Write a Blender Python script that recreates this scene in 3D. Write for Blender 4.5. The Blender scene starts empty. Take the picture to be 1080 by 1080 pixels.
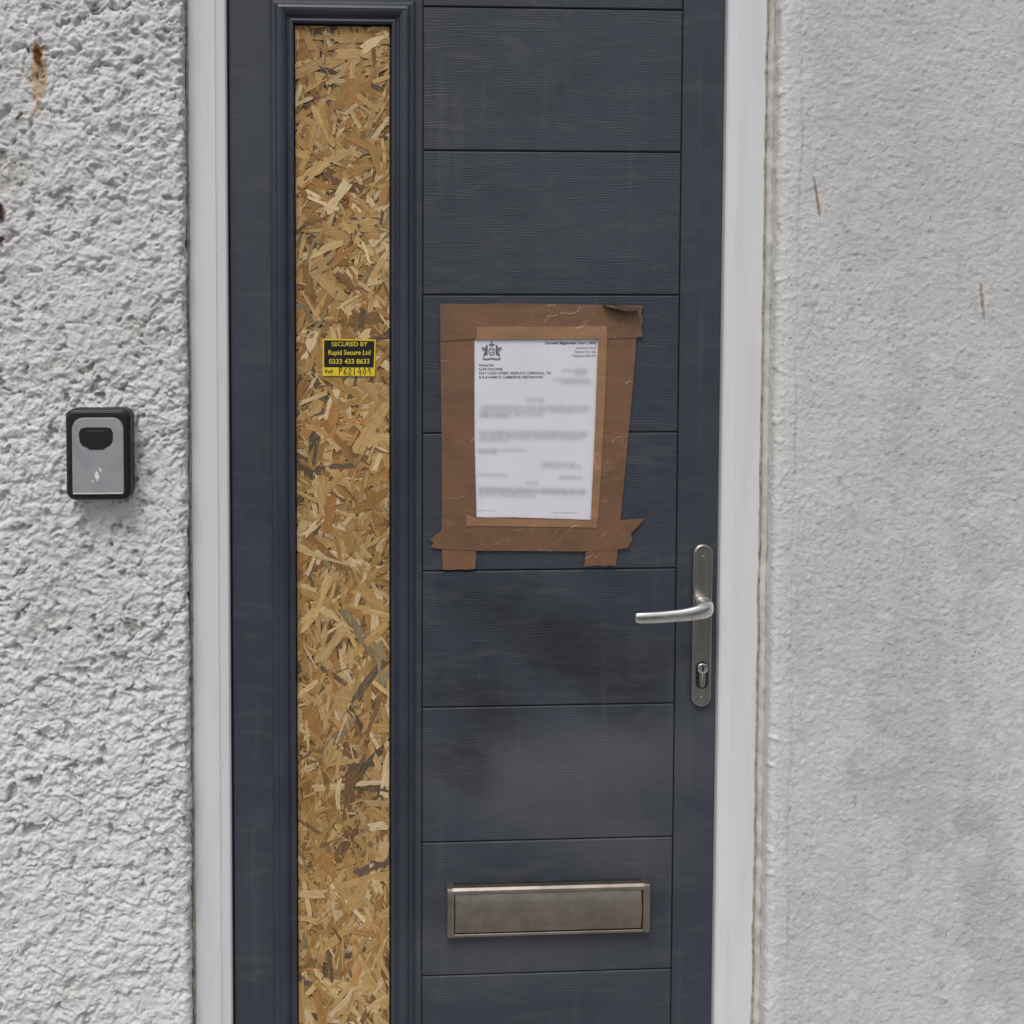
import bpy, bmesh, math, random
import numpy as np
from mathutils import Vector, noise
random.seed(7); np.random.seed(7)
S=bpy.context.scene
COL=S.collection

# ---------------------------------------------------------------- helpers
def link(o,parent=None):
    COL.objects.link(o)
    if parent: o.parent=parent
    return o
def empty(name):
    e=bpy.data.objects.new(name,None); COL.objects.link(e); return e
def mesh_obj(name,verts,faces,mat=None,parent=None,smooth=False):
    m=bpy.data.meshes.new(name); m.from_pydata(verts,[],faces); m.update()
    o=bpy.data.objects.new(name,m); link(o,parent)
    if mat: m.materials.append(mat)
    if smooth: m.polygons.foreach_set('use_smooth',[True]*len(m.polygons))
    return o
def bevel(o,w,seg=3):
    b=o.modifiers.new('b','BEVEL'); b.width=w; b.segments=seg; b.limit_method='ANGLE'; b.angle_limit=math.radians(35)
    o.data.polygons.foreach_set('use_smooth',[True]*len(o.data.polygons))
    w2=o.modifiers.new('wn','WEIGHTED_NORMAL'); w2.keep_sharp=True
    return o
def box(name,x0,x1,y0,y1,z0,z1,mat,parent=None,bv=0,seg=3):
    v=[(x0,y0,z0),(x1,y0,z0),(x1,y1,z0),(x0,y1,z0),(x0,y0,z1),(x1,y0,z1),(x1,y1,z1),(x0,y1,z1)]
    f=[(0,3,2,1),(4,5,6,7),(0,1,5,4),(1,2,6,5),(2,3,7,6),(3,0,4,7)]
    o=mesh_obj(name,v,f,mat,parent)
    if bv: bevel(o,bv,seg)
    return o
def prism(name,pts,yf,yb,mat,parent=None,bv=0,seg=3):
    n=len(pts)
    area=sum(pts[i][0]*pts[(i+1)%n][1]-pts[(i+1)%n][0]*pts[i][1] for i in range(n))
    if area<0: pts=pts[::-1]
    v=[(p[0],yf,p[1]) for p in pts]+[(p[0],yb,p[1]) for p in pts]
    f=[tuple(range(n)),tuple(range(2*n-1,n-1,-1))]
    for i in range(n):
        j=(i+1)%n; f.append((i,i+n,j+n,j))
    o=mesh_obj(name,v,f,mat,parent)
    if bv: bevel(o,bv,seg)
    return o
def rrect(x0,x1,z0,z1,r,n=8):
    pts=[]
    for cx,cz,a0 in ((x1-r,z0+r,-90),(x1-r,z1-r,0),(x0+r,z1-r,90),(x0+r,z0+r,180)):
        for i in range(n+1):
            a=math.radians(a0+90*i/n); pts.append((cx+r*math.cos(a),cz+r*math.sin(a)))
    return pts
def axis(*segs):
    out=[]
    for a,b,s in segs:
        n=max(1,int(round((b-a)/s))); out+= [a+(b-a)*i/n for i in range(n)]
    out.append(segs[-1][1]); return np.array(out)

# vectorised gradient / cell noise for sculpting the walls
_rs=np.random.RandomState(11); _perm=_rs.permutation(4096); _g=_rs.normal(size=(4096,3)); _g/=np.linalg.norm(_g,axis=1)[:,None]; _rv=_rs.rand(4096,4)
def _h(i,j,k): return _perm[(_perm[(_perm[i&4095]+j)&4095]+k)&4095]
def pn(P):
    I=np.floor(P).astype(np.int64); f=P-I; w=f*f*f*(f*(f*6-15)+10); r=0
    for a in (0,1):
        for b in (0,1):
            for c in (0,1):
                g=_g[_h(I[:,0]+a,I[:,1]+b,I[:,2]+c)]
                d=(f[:,0]-a)*g[:,0]+(f[:,1]-b)*g[:,1]+(f[:,2]-c)*g[:,2]
                r=r+d*(w[:,0] if a else 1-w[:,0])*(w[:,1] if b else 1-w[:,1])*(w[:,2] if c else 1-w[:,2])
    return r*1.6
def fbm(P,sc,octs=4,ro=.5,seed=0):
    r=0;a=1;t=0;Q=P*sc+seed*17.3
    for o in range(octs): r=r+a*pn(Q); t+=a; a*=ro; Q=Q*2.03+5.1
    return r/t
def cells(P,sc):
    """F1, F2 and random value of the nearest cell, on the sheet (x+y, z)"""
    u=(P[:,0]+P[:,1])*sc; v=P[:,2]*sc; I=np.floor(u).astype(np.int64); J=np.floor(v).astype(np.int64)
    f1=np.full(len(u),9.);f2=np.full(len(u),9.);rv=np.zeros(len(u))
    for a in (-1,0,1):
        for b in (-1,0,1):
            h=_h(I+a,J+b,J*0+3); d=np.hypot(I+a+_rv[h,0]-u,J+b+_rv[h,1]-v)
            n=d<f1; f2=np.where(n,f1,np.minimum(f2,d)); rv=np.where(n,_rv[h,2],rv); f1=np.where(n,d,f1)
    return f1,f2,rv
def sstep(x,a,b):
    t=np.clip((x-a)/(b-a),0,1); return t*t*(3-2*t)

class M:
    def __init__(s,name,rough=.6,metal=0,spec=.5):
        s.m=bpy.data.materials.new(name); s.m.use_nodes=True; s.nt=s.m.node_tree
        s.b=s.nt.nodes['Principled BSDF']; s.out=s.nt.nodes['Material Output']
        s.b.inputs['Roughness'].default_value=rough; s.b.inputs['Metallic'].default_value=metal
        s.b.inputs['Specular IOR Level'].default_value=spec
        s.tc=s.nt.nodes.new('ShaderNodeTexCoord')
    def n(s,t,**k):
        x=s.nt.nodes.new(t)
        for a,b in k.items(): setattr(x,a,b)
        return x
    def put(s,sock,v):
        if isinstance(v,bpy.types.NodeSocket): s.nt.links.new(v,sock)
        elif v is not None:
            if sock.type=='RGBA' and not hasattr(v,'__len__'): v=(v,v,v,1)
            if sock.type=='RGBA' and len(v)==3: v=tuple(v)+(1,)
            sock.default_value=v
    def map(s,scale=(1,1,1),loc=(0,0,0),rot=(0,0,0),vec=None):
        x=s.n('ShaderNodeMapping'); s.put(x.inputs['Vector'],vec or s.tc.outputs['Object'])
        x.inputs['Scale'].default_value=scale; x.inputs['Location'].default_value=loc; x.inputs['Rotation'].default_value=rot
        return x.outputs[0]
    def noise(s,scale=5,detail=4,rough=.5,dist=0,vec=None,col=False):
        x=s.n('ShaderNodeTexNoise'); s.put(x.inputs['Vector'],vec or s.tc.outputs['Object'])
        x.inputs['Scale'].default_value=scale; x.inputs['Detail'].default_value=min(detail,3)
        x.inputs['Roughness'].default_value=rough; x.inputs['Distortion'].default_value=dist
        return x.outputs['Color' if col else 'Fac']
    def math(s,op,a,b=None,c=None,clamp=False):
        x=s.n('ShaderNodeMath',operation=op,use_clamp=clamp)
        for i,v in enumerate((a,b,c)):
            if v is not None: s.put(x.inputs[i],v)
        return x.outputs[0]
    def rng(s,v,a,b,c=0,d=1):
        x=s.n('ShaderNodeMapRange'); x.interpolation_type='SMOOTHSTEP'
        s.put(x.inputs['Value'],v)
        for k,q in zip(('From Min','From Max','To Min','To Max'),(a,b,c,d)): x.inputs[k].default_value=q
        return x.outputs['Result']
    def mix(s,f,a,b,mode='MIX'):
        x=s.n('ShaderNodeMix',data_type='RGBA',blend_type=mode)
        s.put(x.inputs[0],f); s.put(x.inputs[6],a); s.put(x.inputs[7],b); return x.outputs[2]
    def bump(s,h,strength=.5,dist=.001,normal=None):
        x=s.n('ShaderNodeBump'); x.inputs['Strength'].default_value=strength; x.inputs['Distance'].default_value=dist
        s.put(x.inputs['Height'],h); s.put(x.inputs['Normal'],normal); return x.outputs[0]
    def attr(s,name,out='Fac'): return s.n('ShaderNodeAttribute',attribute_name=name).outputs[out]
    def ell(s,cx,cz,ang,hx,hz,nz=.4,nscale=60,e0=1.15,e1=.55):
        sub=s.n('ShaderNodeVectorMath',operation='SUBTRACT'); s.put(sub.inputs[0],s.tc.outputs['Object']); sub.inputs[1].default_value=(cx,0,cz)
        r=s.n('ShaderNodeVectorRotate',rotation_type='Y_AXIS'); s.put(r.inputs['Vector'],sub.outputs[0]); r.inputs['Angle'].default_value=ang
        mu=s.n('ShaderNodeVectorMath',operation='MULTIPLY'); s.put(mu.inputs[0],r.outputs[0]); mu.inputs[1].default_value=(1/hx,0,1/hz)
        le=s.n('ShaderNodeVectorMath',operation='LENGTH'); s.put(le.inputs[0],mu.outputs[0])
        l=s.math('ADD',le.outputs['Value'],s.math('MULTIPLY',s.math('SUBTRACT',s.noise(nscale,3,.6),.5),nz*4))
        return s.rng(l,e0,e1)
    def color(s,v): s.put(s.b.inputs['Base Color'],v)
    def rough(s,v): s.put(s.b.inputs['Roughness'],v)
    def normal(s,v): s.put(s.b.inputs['Normal'],v)

# ---------------------------------------------------------------- materials
def mat_wall(name,base,spec,fs=420):
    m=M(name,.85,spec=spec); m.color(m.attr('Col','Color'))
    m.normal(m.bump(m.noise(fs,3,.7),base,.0020)); return m.m
def mat_upvc():
    m=M('white_upvc',.38,spec=.45)
    st=m.noise(1,6,.65,vec=m.map((30,30,3)))
    col=m.mix(m.rng(st,.45,.8,0,.5),(.72,.725,.74),(.57,.565,.55))
    sp=m.rng(m.noise(130,4,.7),.68,.75,0,.6); col=m.mix(sp,col,(.38,.35,.30))
    m.color(col); m.rough(m.rng(st,.3,.7,.3,.5)); return m.m
def mat_door(name,direction):
    m=M(name,.42,spec=.5)
    if direction=='h':
        s1=m.noise(1,3,.55,vec=m.map((4,4,11)))
        sx=m.n('ShaderNodeSeparateXYZ'); m.put(sx.inputs[0],m.tc.outputs['Object'])
        z=m.math('ADD',sx.outputs['Z'],m.math('MULTIPLY',s1,.035))
        wave=m.math('SINE',m.math('MULTIPLY',z,1500))
        brk=m.noise(1,3,.65,vec=m.map((26,26,420)))
        h=m.math('ADD',m.math('MULTIPLY',m.rng(wave,-.2,1.0),m.rng(m.noise(1,3,.6,vec=m.map((14,14,60))),.42,.62)),m.math('MULTIPLY',brk,.9))
    else:
        brk=m.noise(1,3,.65,.3,vec=m.map((380,380,11)))
        h=m.math('ADD',brk,m.math('MULTIPLY',m.noise(1,2,.5,vec=m.map((120,120,5))),.8))
    dust=m.noise(3.2,3,.6,.5); dust2=m.noise(14,3,.7)
    col=m.mix(m.rng(dust,.3,.75),(.034,.040,.056),(.047,.054,.072))
    for cx,cz,ang,hx,hz,k in ((.40,.74,.1,.24,.085,.70),(.48,.62,-.2,.18,.07,.50),(.30,.43,0,.26,.07,.40),(.52,.92,0,.07,.05,.30),(.34,1.62,.2,.20,.07,.15)):
        col=m.mix(m.math('MULTIPLY',m.ell(cx,cz,ang,hx,hz,.34,6,1.5,.1),k),col,(.094,.100,.116))
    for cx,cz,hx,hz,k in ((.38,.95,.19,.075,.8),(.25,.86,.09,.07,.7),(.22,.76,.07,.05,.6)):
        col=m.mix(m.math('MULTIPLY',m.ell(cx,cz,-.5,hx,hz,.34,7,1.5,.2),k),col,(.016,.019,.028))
    wp=m.rng(m.noise(1,3,.6,1.0,vec=m.map((10,10,45),rot=(0,.35,0))),.50,.70,0,.20); col=m.mix(wp,col,(.11,.115,.13))
    run=m.rng(m.noise(1,3,.6,.2,vec=m.map((45,45,3))),.55,.72,0,.14); col=m.mix(run,col,(.13,.135,.15))
    col=m.mix(m.rng(m.noise(260,3,.7),.68,.76,0,.6),col,(.17,.17,.18))
    col=m.mix(m.rng(h,.9,1.5,0,.18),col,(.078,.085,.104))
    m.color(col); m.rough(m.math('ADD',m.rng(dust2,.3,.7,.38,.58),m.math('MULTIPLY',brk,.05)))
    m.normal(m.bump(h,.36,.0007)); return m.m
def mat_cassette():
    m=M('cassette_paint',.36,spec=.5)
    col=m.mix(m.rng(m.noise(6,6,.6),.35,.7),(.030,.036,.052),(.043,.050,.069))
    sp=m.rng(m.noise(200,3,.7),.67,.72,0,.6); col=m.mix(sp,col,(.25,.25,.25))
    m.color(col); m.normal(m.bump(m.noise(1,3,.6,vec=m.map((300,300,14))),.35,.0006)); return m.m
def simple(name,col,rough=.6,metal=0,spec=.5,bump=None):
    m=M(name,rough,metal,spec)
    c2=tuple(x*.75 for x in col)
    m.color(m.mix(m.rng(m.noise(40,3,.6),.35,.7),col,c2))
    if bump: m.normal(m.bump(m.noise(bump[0],3,.6),bump[1],.001))
    return m.m
def mat_metal(name,col,r0,r1,sc=(4,4,900)):
    m=M(name,.3,1.0)
    b=m.noise(1,3,.6,vec=m.map(sc)); g=m.noise(25,3,.65)
    c=m.mix(m.rng(g,.35,.75),col,tuple(x*.72 for x in col))
    c=m.mix(m.rng(m.noise(120,3,.7),.66,.74,0,.5),c,(.12,.09,.06))
    m.color(c); m.rough(m.math('ADD',m.rng(b,.3,.7,r0,r1),m.math('MULTIPLY',g,.12)))
    m.normal(m.bump(b,.15,.0004)); return m.m
def mat_osb():
    m=M('osb_strands',.6,spec=.3)
    uv=m.n('ShaderNodeUVMap',uv_map='UVMap').outputs[0]
    g=m.noise(1,3,.7,.8,vec=m.map((22,520,1),vec=uv))
    g2=m.noise(1,3,.65,vec=m.map((60,1500,1),vec=uv))
    c=m.mix(m.rng(g,.36,.66,0,.70),m.attr('Col','Color'),(.64,.54,.43),'MULTIPLY')
    c=m.mix(m.rng(g2,.50,.72,0,.50),c,(.48,.35,.22),'MULTIPLY')
    c=m.mix(m.rng(g2,.46,.30,0,.38),c,(.80,.64,.42))
    m.color(c); m.normal(m.bump(m.math('ADD',g,g2),.7,.0008)); return m.m
def mat_tape(name,col):
    m=M(name,.30,spec=.5)
    w=m.noise(1,3,.55,.6,vec=m.map((9,9,16),rot=(0,.5,0)))
    ridge=m.math('ABSOLUTE',m.math('SUBTRACT',m.noise(11,2,.5,1.3),.5)); rl=m.rng(ridge,.0,.009,1,0)
    rl=m.math('MULTIPLY',rl,m.rng(m.noise(6,2,.5),.46,.56))
    c=m.mix(m.rng(w,.32,.68,0,.9),col,tuple(x*.72 for x in col))
    c=m.mix(m.rng(m.noise(34,3,.7),.58,.72,0,.35),c,tuple(min(1,x*1.35) for x in col))
    c=m.mix(m.math('MULTIPLY',rl,.55),c,tuple(min(1,x*1.8) for x in col))
    m.color(c); m.rough(m.rng(w,.3,.7,.28,.46))
    m.normal(m.bump(m.math('ADD',w,m.math('MULTIPLY',rl,.22)),.75,.004)); return m.m
def mat_paper():
    m=M('printed_paper',.55,spec=.4)
    m.color(m.attr('Col','Color'))
    m.normal(m.bump(m.noise(9,2,.5),.25,.004)); return m.m
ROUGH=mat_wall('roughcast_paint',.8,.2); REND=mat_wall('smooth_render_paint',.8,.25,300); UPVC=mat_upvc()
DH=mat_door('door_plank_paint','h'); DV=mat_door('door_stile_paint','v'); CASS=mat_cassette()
BLACK=simple('black_rubber',(.010,.010,.012),.6); OSB=mat_osb()
TAPE=mat_tape('parcel_tape',(.215,.115,.066)); TAPE2=mat_tape('parcel_tape_over_sleeve',(.35,.195,.105)); TAPED=mat_tape('parcel_tape_fold',(.07,.038,.024))
PAPER=mat_paper(); INK=simple('ink',(.06,.06,.07),.6); INKG=simple('ink_grey',(.24,.24,.26),.6)
NICK=mat_metal('nickel_dark_reflection',(.44,.41,.38),.22,.36,(900,900,6)); CHROME=mat_metal('polished_nickel',(.88,.87,.84),.16,.26,(20,20,60))  # backplate nickel: base colour darkened to stand in for dark surroundings it would reflect
STEEL=mat_metal('brushed_steel',(.39,.345,.30),.30,.44,(5,900,1100)); STEELD=mat_metal('steel_endcap',(.22,.20,.175),.3,.45)
BOXB=simple('black_plastic',(.012,.012,.013),.45,bump=(300,.15)); YEL=simple('sticker_yellow',(.80,.62,.03),.4); SBLK=simple('sticker_black',(.012,.012,.012),.35)
MAST=M('mastic',.8); MAST.color(MAST.mix(MAST.rng(MAST.noise(60,3,.7),.35,.7),(.45,.40,.32),(.22,.19,.15))); MAST.normal(MAST.bump(MAST.noise(90,3,.6),.8,.004)); MAST=MAST.m

# ---------------------------------------------------------------- walls
def wrap_wall(name,prof,nrm,zs,mat,fn):
    """prof: (x,y) running across the wall and round into the reveal; fn gives relief and paint colour"""
    n=len(prof); k=len(zs)
    P=np.zeros((k,n,3)); pr=np.array(prof); P[:,:,0]=pr[None,:,0]; P[:,:,1]=pr[None,:,1]; P[:,:,2]=zs[:,None]
    P=P.reshape(-1,3); N=np.zeros((k,n,3)); N[:,:,:2]=np.array(nrm)[None]; N=N.reshape(-1,3)
    h,col=fn(P); P=P+N*h[:,None]
    idx=np.arange(n*k).reshape(k,n)
    q=np.stack([idx[:-1,:-1],idx[:-1,1:],idx[1:,1:],idx[1:,:-1]],-1).reshape(-1,4)
    me=bpy.data.meshes.new(name); me.vertices.add(n*k); me.vertices.foreach_set('co',P.ravel())
    me.loops.add(q.size); me.loops.foreach_set('vertex_index',q.ravel().astype(np.int32))
    me.polygons.add(len(q)); me.polygons.foreach_set('loop_start',np.arange(0,q.size,4,dtype=np.int32))
    me.polygons.foreach_set('use_smooth',np.ones(len(q),bool)); me.update()
    ca=me.color_attributes.new('Col','FLOAT_COLOR','POINT'); ca.data.foreach_set('color',np.concatenate([col,np.ones((len(col),1))],1).astype(np.float32).ravel())
    me.materials.append(mat); return link(bpy.data.objects.new(name,me))
def lerp(a,b,t): 
    return a*(1-t[:,None])+np.array(b)[None,:]*t[:,None]
def patch(P,cx,cz,ang,hx,hz,nz,ns):
    dx=P[:,0]-cx; dz=P[:,2]-cz; c,s=math.cos(ang),math.sin(ang); u=(dx*c+dz*s)/hx; v=(-dx*s+dz*c)/hz
    return 1-sstep(np.hypot(u,v)+fbm(P,ns,3,.6,3)*nz*2.2,.55,1.15)
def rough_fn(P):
    W=P+np.stack([fbm(P,30,3,.5,1),fbm(P,30,2,.5,5),fbm(P,30,3,.5,2)],1)*.014
    f1,f2,rv=cells(W,60); g1,g2,rg=cells(W+.31,125)
    stone=(1-sstep(f1,.15,.85))*(.25+1.0*rv); peb=(1-sstep(g1,.1,.75))*rg
    big=fbm(P,13,3,.55,4); md=fbm(W,66,4,.66,6); fi=fbm(P,220,2,.6,7)
    hole=sstep(fbm(W,42,3,.6,9),.17,.38)
    amp=1.18+.7*fbm(P,4,2,.5,19)
    h=(.0024*stone+.0014*peb+.0048*md+.0015*fi-.0052*hole)*amp+.0055*big-.0010
    t=.0040; h=np.where(h>t,t+(h-t)*.45,h)
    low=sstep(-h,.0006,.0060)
    dirt_ao=low*np.clip(.42+fbm(P,5,3,.6,8)*1.2,.10,.95)  # pit dirt that doubles as occlusion shade painted into the low relief
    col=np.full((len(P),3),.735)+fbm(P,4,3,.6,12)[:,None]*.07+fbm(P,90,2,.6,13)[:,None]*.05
    col=lerp(col,(.36,.35,.33),np.clip(dirt_ao,0,.85))
    col=lerp(col,(.56,.54,.50),sstep(fbm(P*np.array([1,1,.4]),5,4,.65,16),.10,.5)*.45)
    spk=sstep(fbm(P,120,2,.6,14),.40,.48)*sstep(fbm(P,8,2,.5,15),.04,.26); col=lerp(col,(.17,.13,.10),spk*.85)
    col=lerp(col,(.52,.34,.15),patch(P,-.446,1.868,0,.013,.055,.4,70)*.75)
    col=lerp(col,(.16,.055,.015),patch(P,-.446,1.898,.1,.0085,.022,.3,90))
    col=lerp(col,(.12,.09,.07),patch(P,-.447,1.865,.1,.003,.005,.3,90))
    col=lerp(col,(.04,.02,.015),patch(P,-.506,1.655,.2,.011,.015,.35,90))
    col=lerp(col,(.07,.04,.03),patch(P,-.507,1.615,.2,.009,.007,.35,90))
    col=lerp(col,(.05,.04,.03),patch(P,-.460,1.905,.2,.0020,.008,.3,90))
    col=lerp(col,(.10,.08,.06),patch(P,-.474,1.806,.9,.009,.0035,.4,120))
    return h,np.clip(col,.01,.9)
def rend_fn(P):
    R=P.copy(); R[:,2]=P[:,2]+.35*P[:,0]
    big=fbm(P,6,3,.5,20); md=fbm(R*np.array([1,1,1.5]),26,4,.6,21); fi=fbm(P,100,3,.68,22); ff=fbm(P,210,2,.6,27)
    pit=sstep(fbm(P,85,3,.6,23),.28,.42); grit=sstep(fbm(P,125,2,.6,24),.25,.42)
    edge=1-sstep(P[:,0],.728,.765)
    lump=sstep(fbm(P,34,3,.6,25),.16,.45)*(1-sstep(P[:,0],.726,.745))
    h=.0030*big+.0012*md+.0014*fi+.0007*ff-.0011*pit+.0010*grit+.0030*lump
    c=np.full((len(P),3),.605)+ (fbm(P,2.6,3,.6,30)*.08+fbm(P,13,4,.65,31)*.06+fbm(P,110,2,.6,37)*.05)[:,None]
    st=P*np.array([9,9,1.1]); c+= (fbm(st,1.2,4,.6,32)*.06)[:,None]
    c=lerp(c,(.36,.36,.355),sstep(fbm(P*np.array([1,1,.7]),26,4,.72,33),.25,.50)*.45)
    c=lerp(c,(.74,.74,.73),sstep(fbm(P,20,4,.7,34),.22,.45)*.5)
    c=lerp(c,(.38,.38,.37),pit*.35)
    c=lerp(c,(.74,.735,.72),np.maximum(edge*.6,lump*.5))
    for cx,cz,hx,hz,k in ((.98,.80,.10,.22,.24),(1.08,1.10,.05,.10,.22),(1.10,.48,.07,.2,.30),(.84,1.60,.06,.04,.16),(.95,1.36,.05,.10,.15),(.86,.55,.04,.15,.12)):
        c=lerp(c,(.33,.33,.335),patch(P,cx,cz,.1,hx,hz,.8,16)*k)
    cr=1-sstep(np.abs(fbm(P,11,3,.6,35)),.0,.012); c=lerp(c,(.36,.36,.35),cr*sstep(fbm(P,3,2,.5,36),.02,.25)*.45)
    sp=sstep(fbm(P,150,2,.6,38),.44,.52)*sstep(fbm(P,6,2,.5,39),.0,.25); c=lerp(c,(.20,.18,.15),sp*.7)
    # hairline seam running down just outside the doorway
    sm=1-sstep(np.abs(P[:,0]-.7585-.010*fbm(P,5,3,.6,40)),.0004,.0030); c=lerp(c,(.40,.39,.37),sm*sstep(fbm(P,4,2,.5,41),-.1,.2)*.45)
    h=h-.0012*sm
    for cx,cz,ang,hx,hz,k in ((.785,1.690,.17,.0028,.036,.9),(1.063,1.520,.12,.0036,.030,.75),(.90,1.30,-.2,.0018,.02,.3)):
        c=lerp(c,(.25,.16,.08),patch(P,cx,cz,ang,hx,hz,.45,90)*k)
    return h,np.clip(c,.02,.88)
zs=axis((0,.25,.012),(.25,2.08,.0018),(2.08,3.2,.02))
xs=axis((-3.2,-1.0,.03),(-1.0,-.58,.008),(-.58,-.234,.0018))
arc=np.linspace(0,math.pi/2,7)
prof=[(x,-.045) for x in xs[:-1]]+[(-.234+.010*math.sin(a),-.035-.010*math.cos(a)) for a in arc]+[(-.224,y) for y in np.linspace(-.032,.06,30)]
nrm=[(0,-1)]*(len(xs)-1)+[(math.sin(a),-math.cos(a)) for a in arc]+[(.5,0)]*30
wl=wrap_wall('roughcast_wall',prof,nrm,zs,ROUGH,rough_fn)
zs2=axis((0,.25,.02),(.25,2.08,.0024),(2.08,3.2,.03))
xs2=axis((.734,.80,.0022),(.80,1.22,.0026),(1.22,1.6,.01),(1.6,3.6,.05))
prof=[(.724,y) for y in np.linspace(.06,-.032,28)]+[(.734-.010*math.cos(a),-.035-.010*math.sin(a)) for a in arc]+[(x,-.045) for x in xs2[1:]]
nrm=[(-.5,0)]*28+[(-math.cos(a),-math.sin(a)) for a in arc]+[(0,-1)]*(len(xs2)-1)
wr=wrap_wall('rendered_wall',prof,nrm,zs2,REND,rend_fn)
box('lintel',-.224,.724,-.044,.06,2.13,3.2,simple('lintel_paint',(.62,.62,.62),.85,bump=(200,.6)),wr)

# ---------------------------------------------------------------- door frame
fr=empty('door_frame')
def sweep_v(name,prof,z0,z1,mat,parent):
    n=len(prof); v=[(x,y,z) for z in (z0,z1) for x,y in prof]
    f=[(i,i+1,i+1+n,i+n) for i in range(n-1)]
    return mesh_obj(name,v,f,mat,parent)
L=[(-.224,.05),(-.224,-.014),(-.2225,-.016),(-.1775,-.016),(-.1765,-.0150),(-.1740,-.0140),(-.162,-.0115),(-.1595,-.0085),(-.1590,.02)]
sweep_v('jamb_hinge_side',L,0.04,2.13,UPVC,fr)
Rp=[(.6485,.02),(.6490,-.0085),(.6515,-.0115),(.6635,-.0140),(.666,-.0150),(.667,-.016),(.7105,-.016),(.712,-.014),(.712,.05)]
sweep_v('jamb_lock_side',Rp,0.04,2.13,UPVC,fr)
box('head',-.1590,.6485,-.010,.05,2.065,2.128,UPVC,fr,.002)
box('sill',-.2235,.7115,-.03,.05,.0,.04,UPVC,fr,.003)
def ragged(name,x0,x1,y,z0,z1,amp,mat,parent,bul=.004):
    k=int((z1-z0)/.004); vs=[];fs=[]
    for i in range(k+1):
        z=z0+(z1-z0)*i/k
        a=noise.noise((z*14,x0*10,1))*amp+noise.noise((z*90,3,x0))*amp*.3; b=noise.noise((z*13,x0*10,9))*amp+noise.noise((z*80,7,x0))*amp*.3
        bb=bul*(1+.6*noise.noise((z*40,5,2)))
        xa=x0+a; xb=x1+b
        for t,dy in ((0,0),(.2,bb*.7),(.5,bb),(.8,bb*.7),(1,0)): vs.append((xa+(xb-xa)*t,y-dy,z))
        if i<k:
            for j in range(4): q=i*5+j; fs.append((q,q+1,q+6,q+5))
    return mesh_obj(name,vs,fs,mat,parent,True)
ragged('mastic_hinge_side',-.2245,-.2175,-.0145,.04,2.13,.0018,MAST,fr)
MASTW=simple('painted_mastic',(.60,.585,.55),.7,bump=(90,.8))
ragged('mastic_lock_side',.7085,.7150,-.0140,.04,2.13,.0020,MAST,fr,.003)
ragged('painted_mastic',.7140,.7270,-.0138,.04,2.13,.0022,MASTW,fr,.007)

# ---------------------------------------------------------------- door leaf
door=empty('front_door')
box('leaf_core',-.1585,.648,.006,.044,.045,2.06,BLACK,door)
TOP=2.056; BOT=.05
ox0,ox1,oz0,oz1=-.0530,.1030,.215,1.963
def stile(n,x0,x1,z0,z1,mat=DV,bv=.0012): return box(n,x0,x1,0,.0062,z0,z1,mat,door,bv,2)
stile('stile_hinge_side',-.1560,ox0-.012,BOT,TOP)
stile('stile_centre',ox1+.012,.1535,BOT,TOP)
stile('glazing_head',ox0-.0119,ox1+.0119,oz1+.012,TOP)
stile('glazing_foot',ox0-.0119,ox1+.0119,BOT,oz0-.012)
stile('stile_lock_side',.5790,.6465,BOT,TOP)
GROV=simple('groove_paint',(.020,.024,.034),.5)
box('groove_backing',.1500,.6000,.0050,.0061,BOT,TOP,GROV,door)
zg=[2.058,1.9935,1.7640,1.5310,1.3050,1.0775,.8495,.6215,.3935,.1655,.05]
for i in range(len(zg)-1):
    t=zg[i]-(.0009 if i else 0); b=zg[i+1]+(.0009 if i<len(zg)-2 else 0)
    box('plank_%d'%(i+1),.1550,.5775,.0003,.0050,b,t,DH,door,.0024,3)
pf=[(0,.0055),(0,-.006),(.0012,-.0082),(.0035,-.0092),(.0060,-.0086),(.0082,-.0072),(.0100,-.0078),(.0130,-.0120),(.0175,-.0150),(.0225,-.0158),(.0265,-.0145),(.0285,-.0112),(.0300,-.0100),(.0340,-.0092),(.0370,-.0070),(.0380,-.0040),(.0380,.0005)]
vs=[];fs=[];n=len(pf)
for cx,cz,sx,sz in ((ox0,oz0,-1,-1),(ox1,oz0,1,-1),(ox1,oz1,1,1),(ox0,oz1,-1,1)):
    for o,y in pf: vs.append((cx+sx*o,y,cz+sz*o))
for c in range(4):
    d=(c+1)%4
    for j in range(n-1): fs.append((c*n+j,d*n+j,d*n+j+1,c*n+j+1))
gc=mesh_obj('glazing_cassette',vs,fs,CASS,door)
bm=bmesh.new(); bm.from_mesh(gc.data); bmesh.ops.recalc_face_normals(bm,faces=bm.faces); bm.to_mesh(gc.data); bm.free()

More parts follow.
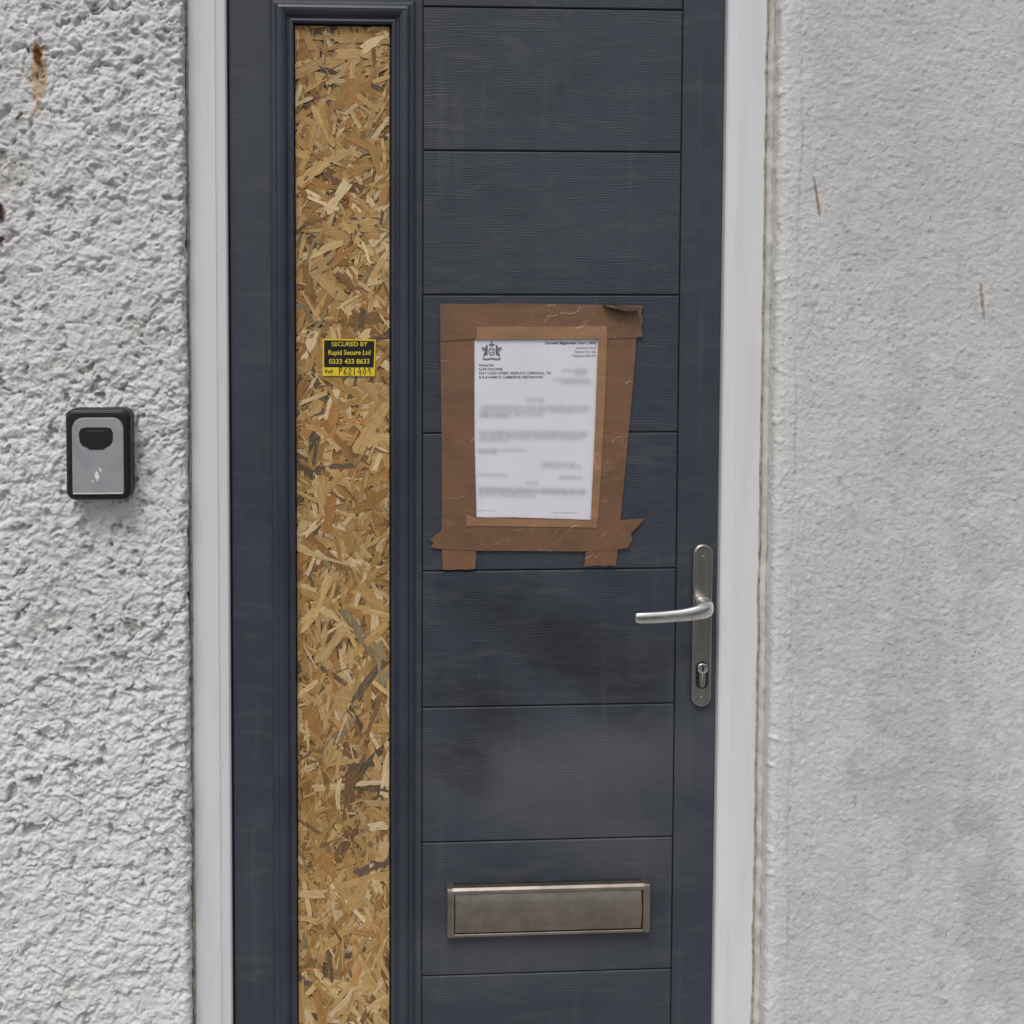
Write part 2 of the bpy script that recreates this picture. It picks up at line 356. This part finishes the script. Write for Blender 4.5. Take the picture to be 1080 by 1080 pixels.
# ---------------------------------------------------------------- OSB board
bx0,bx1,bz0,bz1=ox0+.0020,ox1-.0030,oz0+.002,oz1-.0025
base=box('osb_board',bx0,bx1,.0046,.0058,bz0,bz1,simple('osb_core',(.26,.15,.06),.8))
V=[];Fc=[];C=[];UVs=[]
pal=[((.58,.385,.165),5),((.52,.320,.120),6),((.45,.260,.085),5),((.66,.475,.240),5),((.74,.58,.35),3.0),((.34,.180,.060),3),((.22,.120,.050),1.7),((.14,.100,.065),1.2),((.48,.235,.075),2.0),((.30,.24,.14),1.2)]
pw=np.array([p[1] for p in pal]); pw=pw/pw.sum()
N=6000
for i in range(N):
    u=i/N
    r=random.random()
    if r<.36: ln=random.uniform(.010,.028); wd=random.uniform(.0012,.0055)
    elif r<.80: ln=random.uniform(.025,.060); wd=random.uniform(.003,.0105)
    else: ln=random.uniform(.045,.100); wd=random.uniform(.008,.020)
    wd=min(wd,ln*.5)
    cz=random.uniform(bz0-.01,bz1+.01)
    ang=random.gauss(math.pi/2,.65) if random.random()<(.72 if cz<1.1 else .45) else random.uniform(0,math.pi)
    if cz>1.55: ln*=.8
    cx=random.uniform(bx0-.01,bx1+.01)
    ca,sa=math.cos(ang),math.sin(ang)
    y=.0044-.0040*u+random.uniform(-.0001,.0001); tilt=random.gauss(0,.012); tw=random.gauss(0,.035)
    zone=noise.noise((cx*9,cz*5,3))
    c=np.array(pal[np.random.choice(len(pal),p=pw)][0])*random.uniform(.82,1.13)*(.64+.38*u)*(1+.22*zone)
    k=random.randint(4,7)
    pts=[]
    jag=lambda: random.uniform(.62,1.15)
    for j in range(k+1): pts.append((-ln/2+ln*j/k+random.uniform(-.2,.2)*ln/k,-wd/2*jag()))
    a=random.uniform(-.9,.9)
    for q in (-.25,.05,.3): pts.append((ln/2+random.uniform(-.12,.14)*ln*.6+a*q*wd,wd*q))
    for j in range(k+1): pts.append((ln/2-ln*j/k+random.uniform(-.2,.2)*ln/k,wd/2*jag()))
    for q in (.3,0,-.25): pts.append((-ln/2-random.uniform(-.12,.14)*ln*.6+a*q*wd,wd*q))
    s=len(V); curve=random.gauss(0,1.4)
    ok=[]
    for px,pz in pts:
        pz2=pz+curve*px*px
        x=cx+px*ca-pz2*sa; z=cz+px*sa+pz2*ca
        x=min(max(x,bx0),bx1); z=min(max(z,bz0),bz1)
        ok.append((x,max(y+px*tilt*.5+pz*tw,-.0006),z))
    V+=ok; Fc.append(tuple(range(s,s+len(pts))))
    ru,rv=random.uniform(0,50),random.uniform(0,50)
    for px,pz in pts: C.append((*c,1)); UVs.append((px+ru,pz+rv))
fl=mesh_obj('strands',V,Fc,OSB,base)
cl=fl.data.color_attributes.new('Col','FLOAT_COLOR','CORNER'); cl.data.foreach_set('color',np.array(C,dtype=np.float32).ravel())
uv=fl.data.uv_layers.new(name='UVMap'); uv.data.foreach_set('uv',np.array(UVs,dtype=np.float32).ravel())
bm=bmesh.new(); bm.from_mesh(fl.data)
for f in bm.faces:
    f.normal_update()
    if f.normal.y>0: f.normal_flip()
bm.to_mesh(fl.data); bm.free()

# ---------------------------------------------------------------- text helper
def text(s,x,z,y,size,mat,parent,align='LEFT',bold=0,sx=1,rot=0,name='lettering'):
    c=bpy.data.curves.new(name,'FONT'); c.body=s; c.size=size; c.align_x=align; c.offset=bold; c.extrude=.00008
    o=bpy.data.objects.new(name,c); link(o,parent); o.location=(x,y,z); o.rotation_euler=(math.pi/2,rot,0); o.scale=(sx,1,1)
    c.materials.append(mat); return o

# ---------------------------------------------------------------- security sticker
st=prism('warning_sticker',[(-.0085,1.4000),(.0762,1.3990),(.0780,1.4585),(-.0083,1.4600)],-.0014,-.0006,YEL)
prism('black_panel',[(-.0060,1.4140),(.0742,1.4132),(.0757,1.4563),(-.0060,1.4577)],-.0017,-.0010,SBLK,st)
text('SECURED BY',.035,1.4480,-.0018,.0098,YEL,st,'CENTER',.00010,1.05)
text('Rapid Secure Ltd',.035,1.4340,-.0018,.0108,YEL,st,'CENTER',.00018,.93)
text('0333 433 8633',.035,1.4195,-.0018,.0112,YEL,st,'CENTER',.00018,.98)
text('Ref:',-.005,1.4042,-.0016,.0088,SBLK,st,'LEFT',.0001)
def pen(pts,parent,r=.00075,mat=SBLK,y=-.0018,name='pen_stroke'):
    c=bpy.data.curves.new(name,'CURVE'); c.dimensions='3D'; c.bevel_depth=r; c.bevel_resolution=1
    s=c.splines.new('POLY'); s.points.add(len(pts)-1)
    for i,p in enumerate(pts): s.points[i].co=(p[0],y,p[1],1)
    o=bpy.data.objects.new(name,c); link(o,parent); c.materials.append(mat); return o
hx=.018; hz=1.4015
G={'P':[[(0,0),(.1,1.1)],[(0,1),(.5,1.1),(.6,.75),(.1,.55)]],'6':[[(.5,1),(.1,.6),(0,.2),(.3,0),(.5,.25),(.3,.45),(.05,.3)]],'2':[[(0,.8),(.3,1),(.5,.75),(0,0),(.6,.05)]],
 '1':[[(.2,1.1),(.2,0)]],'4':[[(.3,1.1),(0,.4),(.6,.4)],[(.45,.8),(.4,-.1)]],'0':[[(.3,1),(0,.5),(.3,0),(.6,.5),(.3,1)]],'9':[[(.5,.9),(.2,1),(.05,.7),(.3,.5),(.5,.8),(.45,0)]]}
for ch in 'P621409':
    for s in G[ch]: pen([(hx+p[0]*.0080,hz+p[1]*.0110) for p in s],st,.0006)
    hx+=.0078

# ---------------------------------------------------------------- notice
PAPERW=simple('paper_white',(.70,.70,.74),.6)
def make_notice():
    W,Hh=.210,.299; nx,nz=300,430
    ppm=(nx-1)/W/1000
    img=np.zeros((nz,nx)); blur=np.zeros((nz,nx)); rnd=random.Random(4)
    def line(arr,u0,u1,v,h=2.0,k=.8):
        u=u0
        while u<u1:
            w=min(rnd.uniform(2,8),u1-u)
            a,b=int(u*ppm),max(int(u*ppm)+1,int((u+w)*ppm)); c,d=int(v*ppm),int((v+h)*ppm)+1
            seg=np.clip(k*(0.55+.45*np.random.rand(d-c,b-a)),0,1); arr[c:d,a:b]=np.maximum(arr[c:d,a:b],seg)
            u+=w+1.6
    for v,u0,u1 in ((54,150,193),(59,172,190),(69,135,198),(74,150,200),(103,90,122),(115,14,200),(121,12,195),(127,10,120),(131,12,60),
                    (156,10,200),(161,10,198),(166,12,190),(171,10,60),(187,8,90),(191,8,40),(208,118,178),(213,120,190),(229,8,60),(231,150,190),(241,92,112),(252,8,198),(257,8,196),(263,8,110)):
        line(blur,u0,u1,v,2.4,.95)
    def gauss(a,s):
        r=int(3*s); k=np.exp(-np.arange(-r,r+1)**2/(2*s*s)); k/=k.sum()
        a=np.apply_along_axis(lambda q:np.convolve(q,k,'same'),0,a); return np.apply_along_axis(lambda q:np.convolve(q,k,'same'),1,a)
    blur=gauss(blur,4.2)*1.15
    for v,u0,u1 in ((290,6,38),(290,140,188)): line(img,u0,u1,v,1.1,.55)
    t=np.clip(np.maximum(img,blur),0,.85)
    paper=np.array([.735,.735,.79]); ink=np.array([.16,.16,.19])
    lowf=np.array([[noise.noise((i*.012,j*.012,0)) for i in range(nx)] for j in range(nz)])
    col=paper[None,None,:]*(1-t[:,:,None])+ink[None,None,:]*t[:,:,None]; col*= (1+.04*lowf)[:,:,None]
    tl,tr,br,bl=[np.array(p) for p in ((.2355,1.4610),(.4450,1.4620),(.4350,1.1595),(.2400,1.1670))]
    u=np.linspace(0,1,nx)[None,:,None]; v=np.linspace(0,1,nz)[:,None,None]
    P=(tl*(1-u)+tr*u)*(1-v)+(bl*(1-u)+br*u)*v
    co=np.zeros((nz,nx,3)); co[:,:,0]=P[:,:,0]; co[:,:,2]=P[:,:,1]; co[:,:,1]=-.0017-.0005*np.abs(lowf)
    idx=np.arange(nx*nz).reshape(nz,nx); q=np.stack([idx[:-1,:-1],idx[1:,:-1],idx[1:,1:],idx[:-1,1:]],-1).reshape(-1,4)
    me=bpy.data.meshes.new('paper_notice'); me.vertices.add(nx*nz); me.vertices.foreach_set('co',co.ravel())
    me.loops.add(q.size); me.loops.foreach_set('vertex_index',q.ravel().astype(np.int32))
    me.polygons.add(len(q)); me.polygons.foreach_set('loop_start',np.arange(0,q.size,4,dtype=np.int32)); me.polygons.foreach_set('use_smooth',np.ones(len(q),bool)); me.update()
    ca=me.color_attributes.new('Col','FLOAT_COLOR','POINT'); ca.data.foreach_set('color',np.concatenate([col,np.ones((nz,nx,1))],2).astype(np.float32).ravel())
    me.materials.append(PAPER); o=link(bpy.data.objects.new('paper_notice',me))
    y=-.0024
    text('Cornwall Magistrates Court (1830)',.4400,1.4510,y,.0060,INK,o,'RIGHT',.00008)
    for i,s in enumerate(('Launceston Road','Bodmin PL31 2AL','Telephone 0300 401')):
        text(s,.4395,1.4435-.0066*i,y,.0048,INKG,o,'RIGHT')
    for i,s in enumerate(('Parties Ref:','LATE OCCUPIER','FLAT 3 HIGH STREET, REDRUTH, CORNWALL, TR1','& FILE NAME ST, CAMBORNE, DESTINATION')):
        text(s,.2465,1.4150-.0066*i,y,.0053,INK,o,'LEFT',.00003)
    cr=empty('crest'); cr.parent=o; cx,cz=.267,1.4400
    def blob(pts,m=INK,nm='crest_part'): prism(nm,[(cx+p[0]*.001,cz+p[1]*.001) for p in pts],y,y+.0003,m,cr)
    ring=lambda a,b,ra,rb,n=14:[(a+ra*math.cos(2*math.pi*i/n),b+rb*math.sin(2*math.pi*i/n)) for i in range(n)]
    CG=simple('crest_ink',(.15,.15,.17),.6)
    blob(ring(0,-1,5.5,7),CG); prism('crest_field',[(cx+p[0]*.001,cz+p[1]*.001) for p in ring(0,-1,4.0,5.4)],y-.0002,y-.0001,PAPERW,cr)
    for p in ((-1.6,1.6),(1.6,1.6),(-1.6,-2.5),(1.6,-2.5)): prism('crest_charge',[(cx+q[0]*.001,cz+q[1]*.001) for q in ring(p[0],p[1],1.1,1.5,8)],y-.0004,y-.0003,CG,cr)
    blob([(-4,8),(4,8),(5,12),(2.5,10.5),(0,14),(-2.5,10.5),(-5,12)],CG); blob(ring(0,15.5,1.2,1.5,8),CG)
    for s in (-1,1):
        blob([(s*6.5,-8),(s*9,-6),(s*13,-10),(s*14,-7),(s*11,-2),(s*12,2),(s*15,5),(s*13,6),(s*10.5,4),(s*10.0,8),(s*8.5,10),(s*6.3,9),(s*7,6),(s*6.2,3),(s*7,-2)],CG)
        blob([(s*12.2,-1),(s*15,0),(s*16.5,4),(s*15.8,9),(s*15.2,5),(s*13,1.5)],INKG)
    blob([(-15,-11),(-9,-12.5),(0,-11),(9,-12.5),(15,-11),(14,-14.5),(8,-15.5),(0,-14),(-8,-15.5),(-14,-14.5)],INKG)
    return o
notice=make_notice()

# ---------------------------------------------------------------- parcel tape
tape=empty('parcel_tape')
def strip(nm,pts,y,mat,jag=.0008):
    out=[]
    for i in range(len(pts)):
        a=Vector(pts[i]); b=Vector(pts[(i+1)%len(pts)]); n=max(1,int((b-a).length/.006))
        for j in range(n):
            p=a.lerp(b,j/n); out.append((p.x+random.uniform(-1,1)*jag*.3,p.y+random.uniform(-1,1)*jag*.3))
    return prism(nm,out,y,y+.0005,mat,tape)
strip('tape_left',[(.182,1.512),(.2380,1.512),(.2390,1.30),(.2430,1.165),(.2425,1.10),(.2410,1.0815),(.226,1.0803),(.214,1.0812),(.203,1.0800),(.188,1.0805),(.1865,1.10),(.1850,1.30)],-.0034,TAPE,.0006)
strip('tape_right',[(.4450,1.511),(.5080,1.509),(.5020,1.40),(.4900,1.25),(.4755,1.083),(.4660,1.0850),(.4560,1.0830),(.445,1.0850),(.432,1.0838),(.4220,1.0830),(.4260,1.12),(.4335,1.163),(.4380,1.30)],-.0037,TAPE,.0006)
strip('tape_bottom',[(.1670,1.1180),(.1720,1.1250),(.1665,1.1320),(.1850,1.1450),(.1855,1.1660),(.30,1.1665),(.4335,1.1610),(.47,1.1590),(.5230,1.1630),(.5120,1.1500),(.5000,1.1380),(.5020,1.1270),(.4950,1.1130),(.47,1.1100),(.42,1.1085),(.243,1.1120),(.186,1.1150)],-.0043,TAPE,.0006)
strip('tape_top',[(.1820,1.5165),(.30,1.5170),(.44,1.5150),(.5150,1.5140),(.5125,1.500),(.5160,1.490),(.5135,1.476),(.5150,1.4630),(.4960,1.4605),(.4460,1.4600),(.30,1.4610),(.2380,1.4600),(.1835,1.4560)],-.0049,TAPE,.0005)
strip('tape_inner_top',[(.2420,1.4790),(.4560,1.4800),(.4560,1.4605),(.4430,1.4595),(.2420,1.4592)],-.0056,TAPE2,.0003)
strip('tape_inner_right',[(.4420,1.4604),(.4565,1.4604),(.4540,1.36),(.4465,1.20),(.4440,1.1570),(.4320,1.1570),(.4375,1.30)],-.0055,TAPE2,.0003)
strip('tape_inner_bottom',[(.2260,1.1730),(.2420,1.1660),(.4335,1.1595),(.4430,1.1568),(.4425,1.1480),(.2400,1.1530),(.2260,1.1520)],-.0054,TAPE2,.0003)
vs=[];fs=[]
for i in range(13):
    t=i/12; x=.448+.057*t; z=1.5165-.006*t+.002*math.sin(t*6); w=.009*math.sin(math.pi*min(1,t*1.1+.05))+.002
    vs+= [(x,-.0055,z),(x+.002,-.012-.006*math.sin(t*3),z-w*.4),(x+.004,-.016-.006*t,z-w)]
    if i<12:
        for j in range(2): q=i*3+j; fs.append((q,q+1,q+4,q+3))
fo=mesh_obj('tape_fold',vs,fs,TAPED,tape,True); sm=fo.modifiers.new('s','SOLIDIFY'); sm.thickness=.0004
for pts,yy in ((((.187,1.345),(.205,1.350),(.236,1.339)),-.0034),(((.243,1.115),(.252,1.123),(.262,1.117),(.285,1.127)),-.0043),(((.478,1.50),(.487,1.47),(.492,1.463)),-.0049),(((.187,1.20),(.212,1.197),(.226,1.204)),-.0034),
           (((.188,1.47),(.200,1.476),(.213,1.471)),-.0049),(((.448,1.13),(.458,1.14),(.470,1.136)),-.0043),(((.188,1.375),(.196,1.365),(.199,1.352)),-.0034),(((.465,1.40),(.475,1.37),(.481,1.35)),-.0037),(((.46,1.24),(.472,1.225),(.484,1.228)),-.0037),(((.33,1.497),(.36,1.503),(.40,1.498)),-.0049)):
    pen(pts,tape,.0005,TAPE2,yy-.0001,'crease')

# ---------------------------------------------------------------- handle
hd=empty('door_handle')
prism('backplate',rrect(.6035,.6375,.8450,1.1195,.0168,10),-.0095,-.0003,NICK,hd,.0045,4)
def loft(name,rings,mat,parent,n=20):
    vs=[];fs=[]
    for c,ax,ay in rings:
        for i in range(n):
            a=2*math.pi*i/n; ca,sa=math.cos(a),math.sin(a)
            ca=math.copysign(abs(ca)**.8,ca); sa=math.copysign(abs(sa)**.8,sa)
            p=Vector(c)+Vector(ax)*ca+Vector(ay)*sa; vs.append(tuple(p))
    for k in range(len(rings)-1):
        for i in range(n):
            j=(i+1)%n; fs.append((k*n+i,k*n+j,(k+1)*n+j,(k+1)*n+i))
    fs.append(tuple(range(n-1,-1,-1))); fs.append(tuple(range((len(rings)-1)*n,len(rings)*n)))
    o=mesh_obj(name,vs,fs,mat,parent,True)
    bm=bmesh.new(); bm.from_mesh(o.data); bmesh.ops.recalc_face_normals(bm,faces=bm.faces); bm.to_mesh(o.data); bm.free()
    sd=o.modifiers.new('s','SUBSURF'); sd.levels=1; sd.render_levels=2
    return o
loft('rose',[((.6215,-.008,1.0175),(.0150,0,0),(0,0,.0150)),((.6215,-.0115,1.0175),(.0148,0,0),(0,0,.0148)),((.6215,-.0135,1.0175),(.0125,0,0),(0,0,.0125))],NICK,hd)
path=[((.6215,-.010,1.0185),0,.0100,.0115),((.6215,-.022,1.0190),0,.0100,.0120),((.6200,-.036,1.0200),25,.0105,.0130),((.6130,-.048,1.0200),60,.0095,.0135),((.6000,-.0535,1.0185),82,.0070,.0125),
 ((.5820,-.0550,1.0150),90,.0060,.0108),((.5600,-.0555,1.0130),90,.0055,.0100),((.5350,-.0555,1.0112),90,.0055,.0098),((.5120,-.0550,1.0103),90,.0055,.0098),((.4980,-.0545,1.0100),90,.0050,.0092),((.4930,-.0540,1.0100),90,.0035,.0070)]
rings=[]
for c,a,w,h in path:
    a=math.radians(a); rings.append((c,(w*math.cos(a),-w*math.sin(a),0),(0,0,h)))
loft('lever',rings,CHROME,hd)
loft('cylinder_barrel',[((.6205,-.009,.9120),(.0088,0,0),(0,0,.0088)),((.6205,-.0135,.9120),(.0087,0,0),(0,0,.0087)),((.6205,-.0142,.9120),(.0078,0,0),(0,0,.0078))],CHROME,hd)
prism('cylinder_body',rrect(.6155,.6255,.8800,.9080,.0050,6),-.0125,-.009,NICK,hd,.001,2)
box('keyway',.6192,.6216,-.0149,-.0130,.9070,.9170,BLACK,hd)
prism('cylinder_slot',rrect(.6098,.6312,.8770,.9230,.0100,8),-.0099,-.009,BLACK,hd)
for z in (1.098,.862): loft('fixing_screw',[((.6205,-.009,z),(.0030,0,0),(0,0,.0030)),((.6205,-.0102,z),(.0028,0,0),(0,0,.0028))],NICK,hd,12)

# ---------------------------------------------------------------- letter plate
lp=empty('letter_plate')
lx0,lx1=.1965,.5325
def sweep_x(name,prof,x0,x1,mat,parent):
    n=len(prof); vs=[(x0,y,z) for y,z in prof]+[(x1,y,z) for y,z in prof]
    fs=[(i,(i+1)%n,(i+1)%n+n,i+n) for i in range(n)]
    fs+= [tuple(range(n-1,-1,-1)),tuple(range(n,2*n))]
    o=mesh_obj(name,vs,fs,mat,parent)
    bm=bmesh.new(); bm.from_mesh(o.data); bmesh.ops.recalc_face_normals(bm,faces=bm.faces); bm.to_mesh(o.data); bm.free()
    bevel(o,.0008,2)
    return o
sweep_x('frame_bed',[(0,.4680),(-.006,.4680),(-.009,.4705),(-.009,.5490),(-.006,.5515),(0,.5515)],lx0,lx1,STEELD,lp)
fl_=[(-.0095,.4745)]
for i in range(15):
    t=i/14; fl_.append((-.0125-.0075*math.sin(math.pi*(.08+.87*t))**.8,.4745+.0655*t))
fl_.append((-.0095,.5400))
sweep_x('flap',fl_,lx0+.0115,lx1-.0115,STEEL,lp)
sweep_x('hinge_lip',[(-.008,.5405),(-.0185,.5410),(-.0205,.5430),(-.0200,.5480),(-.0165,.5520),(-.008,.5525)],lx0+.006,lx1-.006,STEEL,lp)
sweep_x('lower_lip',[(-.008,.4665),(-.0150,.4670),(-.0165,.4690),(-.0160,.4725),(-.008,.4730)],lx0+.006,lx1-.006,STEEL,lp)
for nm,a,b in (('end_cap_1',.1950,.2065),('end_cap_2',.5225,.5340)):
    sweep_x(nm,[(0,.4660),(-.0165,.4668),(-.0195,.4700),(-.0215,.5100),(-.0210,.5440),(-.0180,.5510),(0,.5535)],a,b,STEEL,lp)
    loft('screw',[(((a+b)/2,-.020,.5100),(.0022,0,0),(0,0,.0022)),(((a+b)/2,-.0222,.5100),(.0021,0,0),(0,0,.0021))],STEELD,lp,10)

# ---------------------------------------------------------------- key safe
kb=empty('key_lock_box')
prism('housing',rrect(-.4030,-.3040,1.2130,1.3545,.014,8),-.0800,-.0400,BOXB,kb,.006,4)
prism('cover_rim',rrect(-.3985,-.3085,1.2180,1.3500,.012,8),-.0850,-.0795,BOXB,kb,.002,3)
KG=M('grey_painted_metal',.45,spec=.45); cK=KG.mix(KG.rng(KG.noise(30,3,.6),.35,.7),(.320,.335,.350),(.27,.28,.295))
cK=KG.mix(KG.ell(-.3535,1.252,.1,.0035,.007,.35,160),cK,(.8,.8,.78)); cK=KG.mix(KG.ell(-.349,1.262,.4,.002,.004,.35,190),cK,(.75,.75,.72)); cK=KG.mix(KG.ell(-.360,1.244,.4,.0015,.003,.35,190),cK,(.7,.7,.68)); KG.color(cK); KG.normal(KG.bump(KG.noise(500,3,.5),.15,.0005))
prism('face',[(-.3910,1.2265),(-.3890,1.2240),(-.3150,1.2240),(-.3130,1.2265)]+[(-.3130,1.322)]+[(-.3130-.017+.017*math.cos(a),1.3230+.0185*math.sin(a)) for a in np.linspace(0,math.pi/2,8)]+[(-.3910+.017-.017*math.sin(a),1.3230+.0185*math.cos(a)) for a in np.linspace(0,math.pi/2,8)],-.0895,-.0840,KG.m,kb,.0022,4)
prism('window_recess',[(-.3790,1.3050),(-.3755,1.2990),(-.3690,1.2960),(-.3640,1.2925),(-.3440,1.2925),(-.3390,1.2960),(-.3330,1.2990),(-.3295,1.3050),(-.3285,1.3180),(-.3320,1.3255),(-.3400,1.3270),(-.3690,1.3270),(-.3770,1.3255),(-.3805,1.3180)],-.0902,-.0890,BOXB,kb,.0004,2)
prism('window_shutter',rrect(-.3700,-.3380,1.3030,1.3215,.004,5),-.0910,-.0900,simple('shutter_black',(.02,.02,.022),.3),kb,.0006,2)
box('release_ledge',-.3900,-.3140,-.0910,-.0880,1.2240,1.2262,simple('grey_ledge',(.55,.57,.58),.4),kb,.0006,2)

# ---------------------------------------------------------------- ground
PV=M('paving',.9,spec=.2); pn_=PV.noise(3,3,.6); PV.color(PV.mix(PV.rng(pn_,.35,.7),(.26,.255,.245),(.34,.33,.32))); PV.normal(PV.bump(PV.noise(120,3,.7),.5,.003))
AS=M('asphalt',.9,spec=.2); AS.color(AS.mix(AS.noise(200,3,.7),(.035,.035,.037),(.075,.075,.075))); AS.normal(AS.bump(AS.noise(250,3,.7),.6,.004))
mesh_obj('ground',[(-300,-300,-.13),(300,-300,-.13),(300,300,-.13),(-300,300,-.13)],[(0,1,2,3)],AS.m)
box('pavement',-8,8,-2.4,.3,-.125,-.004,PV.m,None,.01)

# ---------------------------------------------------------------- light
w=bpy.data.worlds.new('World'); S.world=w; w.use_nodes=True; nt=w.node_tree
bg=nt.nodes['Background']; sky=nt.nodes.new('ShaderNodeTexSky'); sky.sky_type='NISHITA'; sky.sun_disc=False
EL=math.radians(56); AZ=math.radians(203)
sky.sun_elevation=EL; sky.sun_rotation=AZ; sky.air_density=1.0; sky.dust_density=4.0; sky.ozone_density=1.0
hs=nt.nodes.new('ShaderNodeHueSaturation'); hs.inputs['Saturation'].default_value=.30
nt.links.new(sky.outputs[0],hs.inputs['Color']); nt.links.new(hs.outputs[0],bg.inputs['Color']); bg.inputs['Strength'].default_value=.108
sd=bpy.data.lights.new('overcast_sun','SUN'); sd.energy=1.3; sd.angle=math.radians(24); sd.color=(1,.975,.945)
so=bpy.data.objects.new('overcast_sun',sd); link(so)
sv=Vector((math.sin(AZ)*math.cos(EL),math.cos(AZ)*math.cos(EL),math.sin(EL)))
so.rotation_euler=sv.to_track_quat('Z','Y').to_euler(); so.location=sv*6

# ---------------------------------------------------------------- camera
cam=bpy.data.cameras.new('camera'); co=bpy.data.objects.new('camera',cam); link(co)
co.location=(0,-1.8,1.5)
co.rotation_euler=(math.pi/2-math.atan(1170/25430),0,-math.atan(1170/22700))
cam.sensor_width=36; cam.lens=36*1170/1080; cam.shift_x=134/1080; cam.shift_y=-155/1080; cam.clip_start=.05; cam.clip_end=1000
S.camera=co
S.view_settings.view_transform='Standard'; S.view_settings.look='None'; S.view_settings.exposure=0
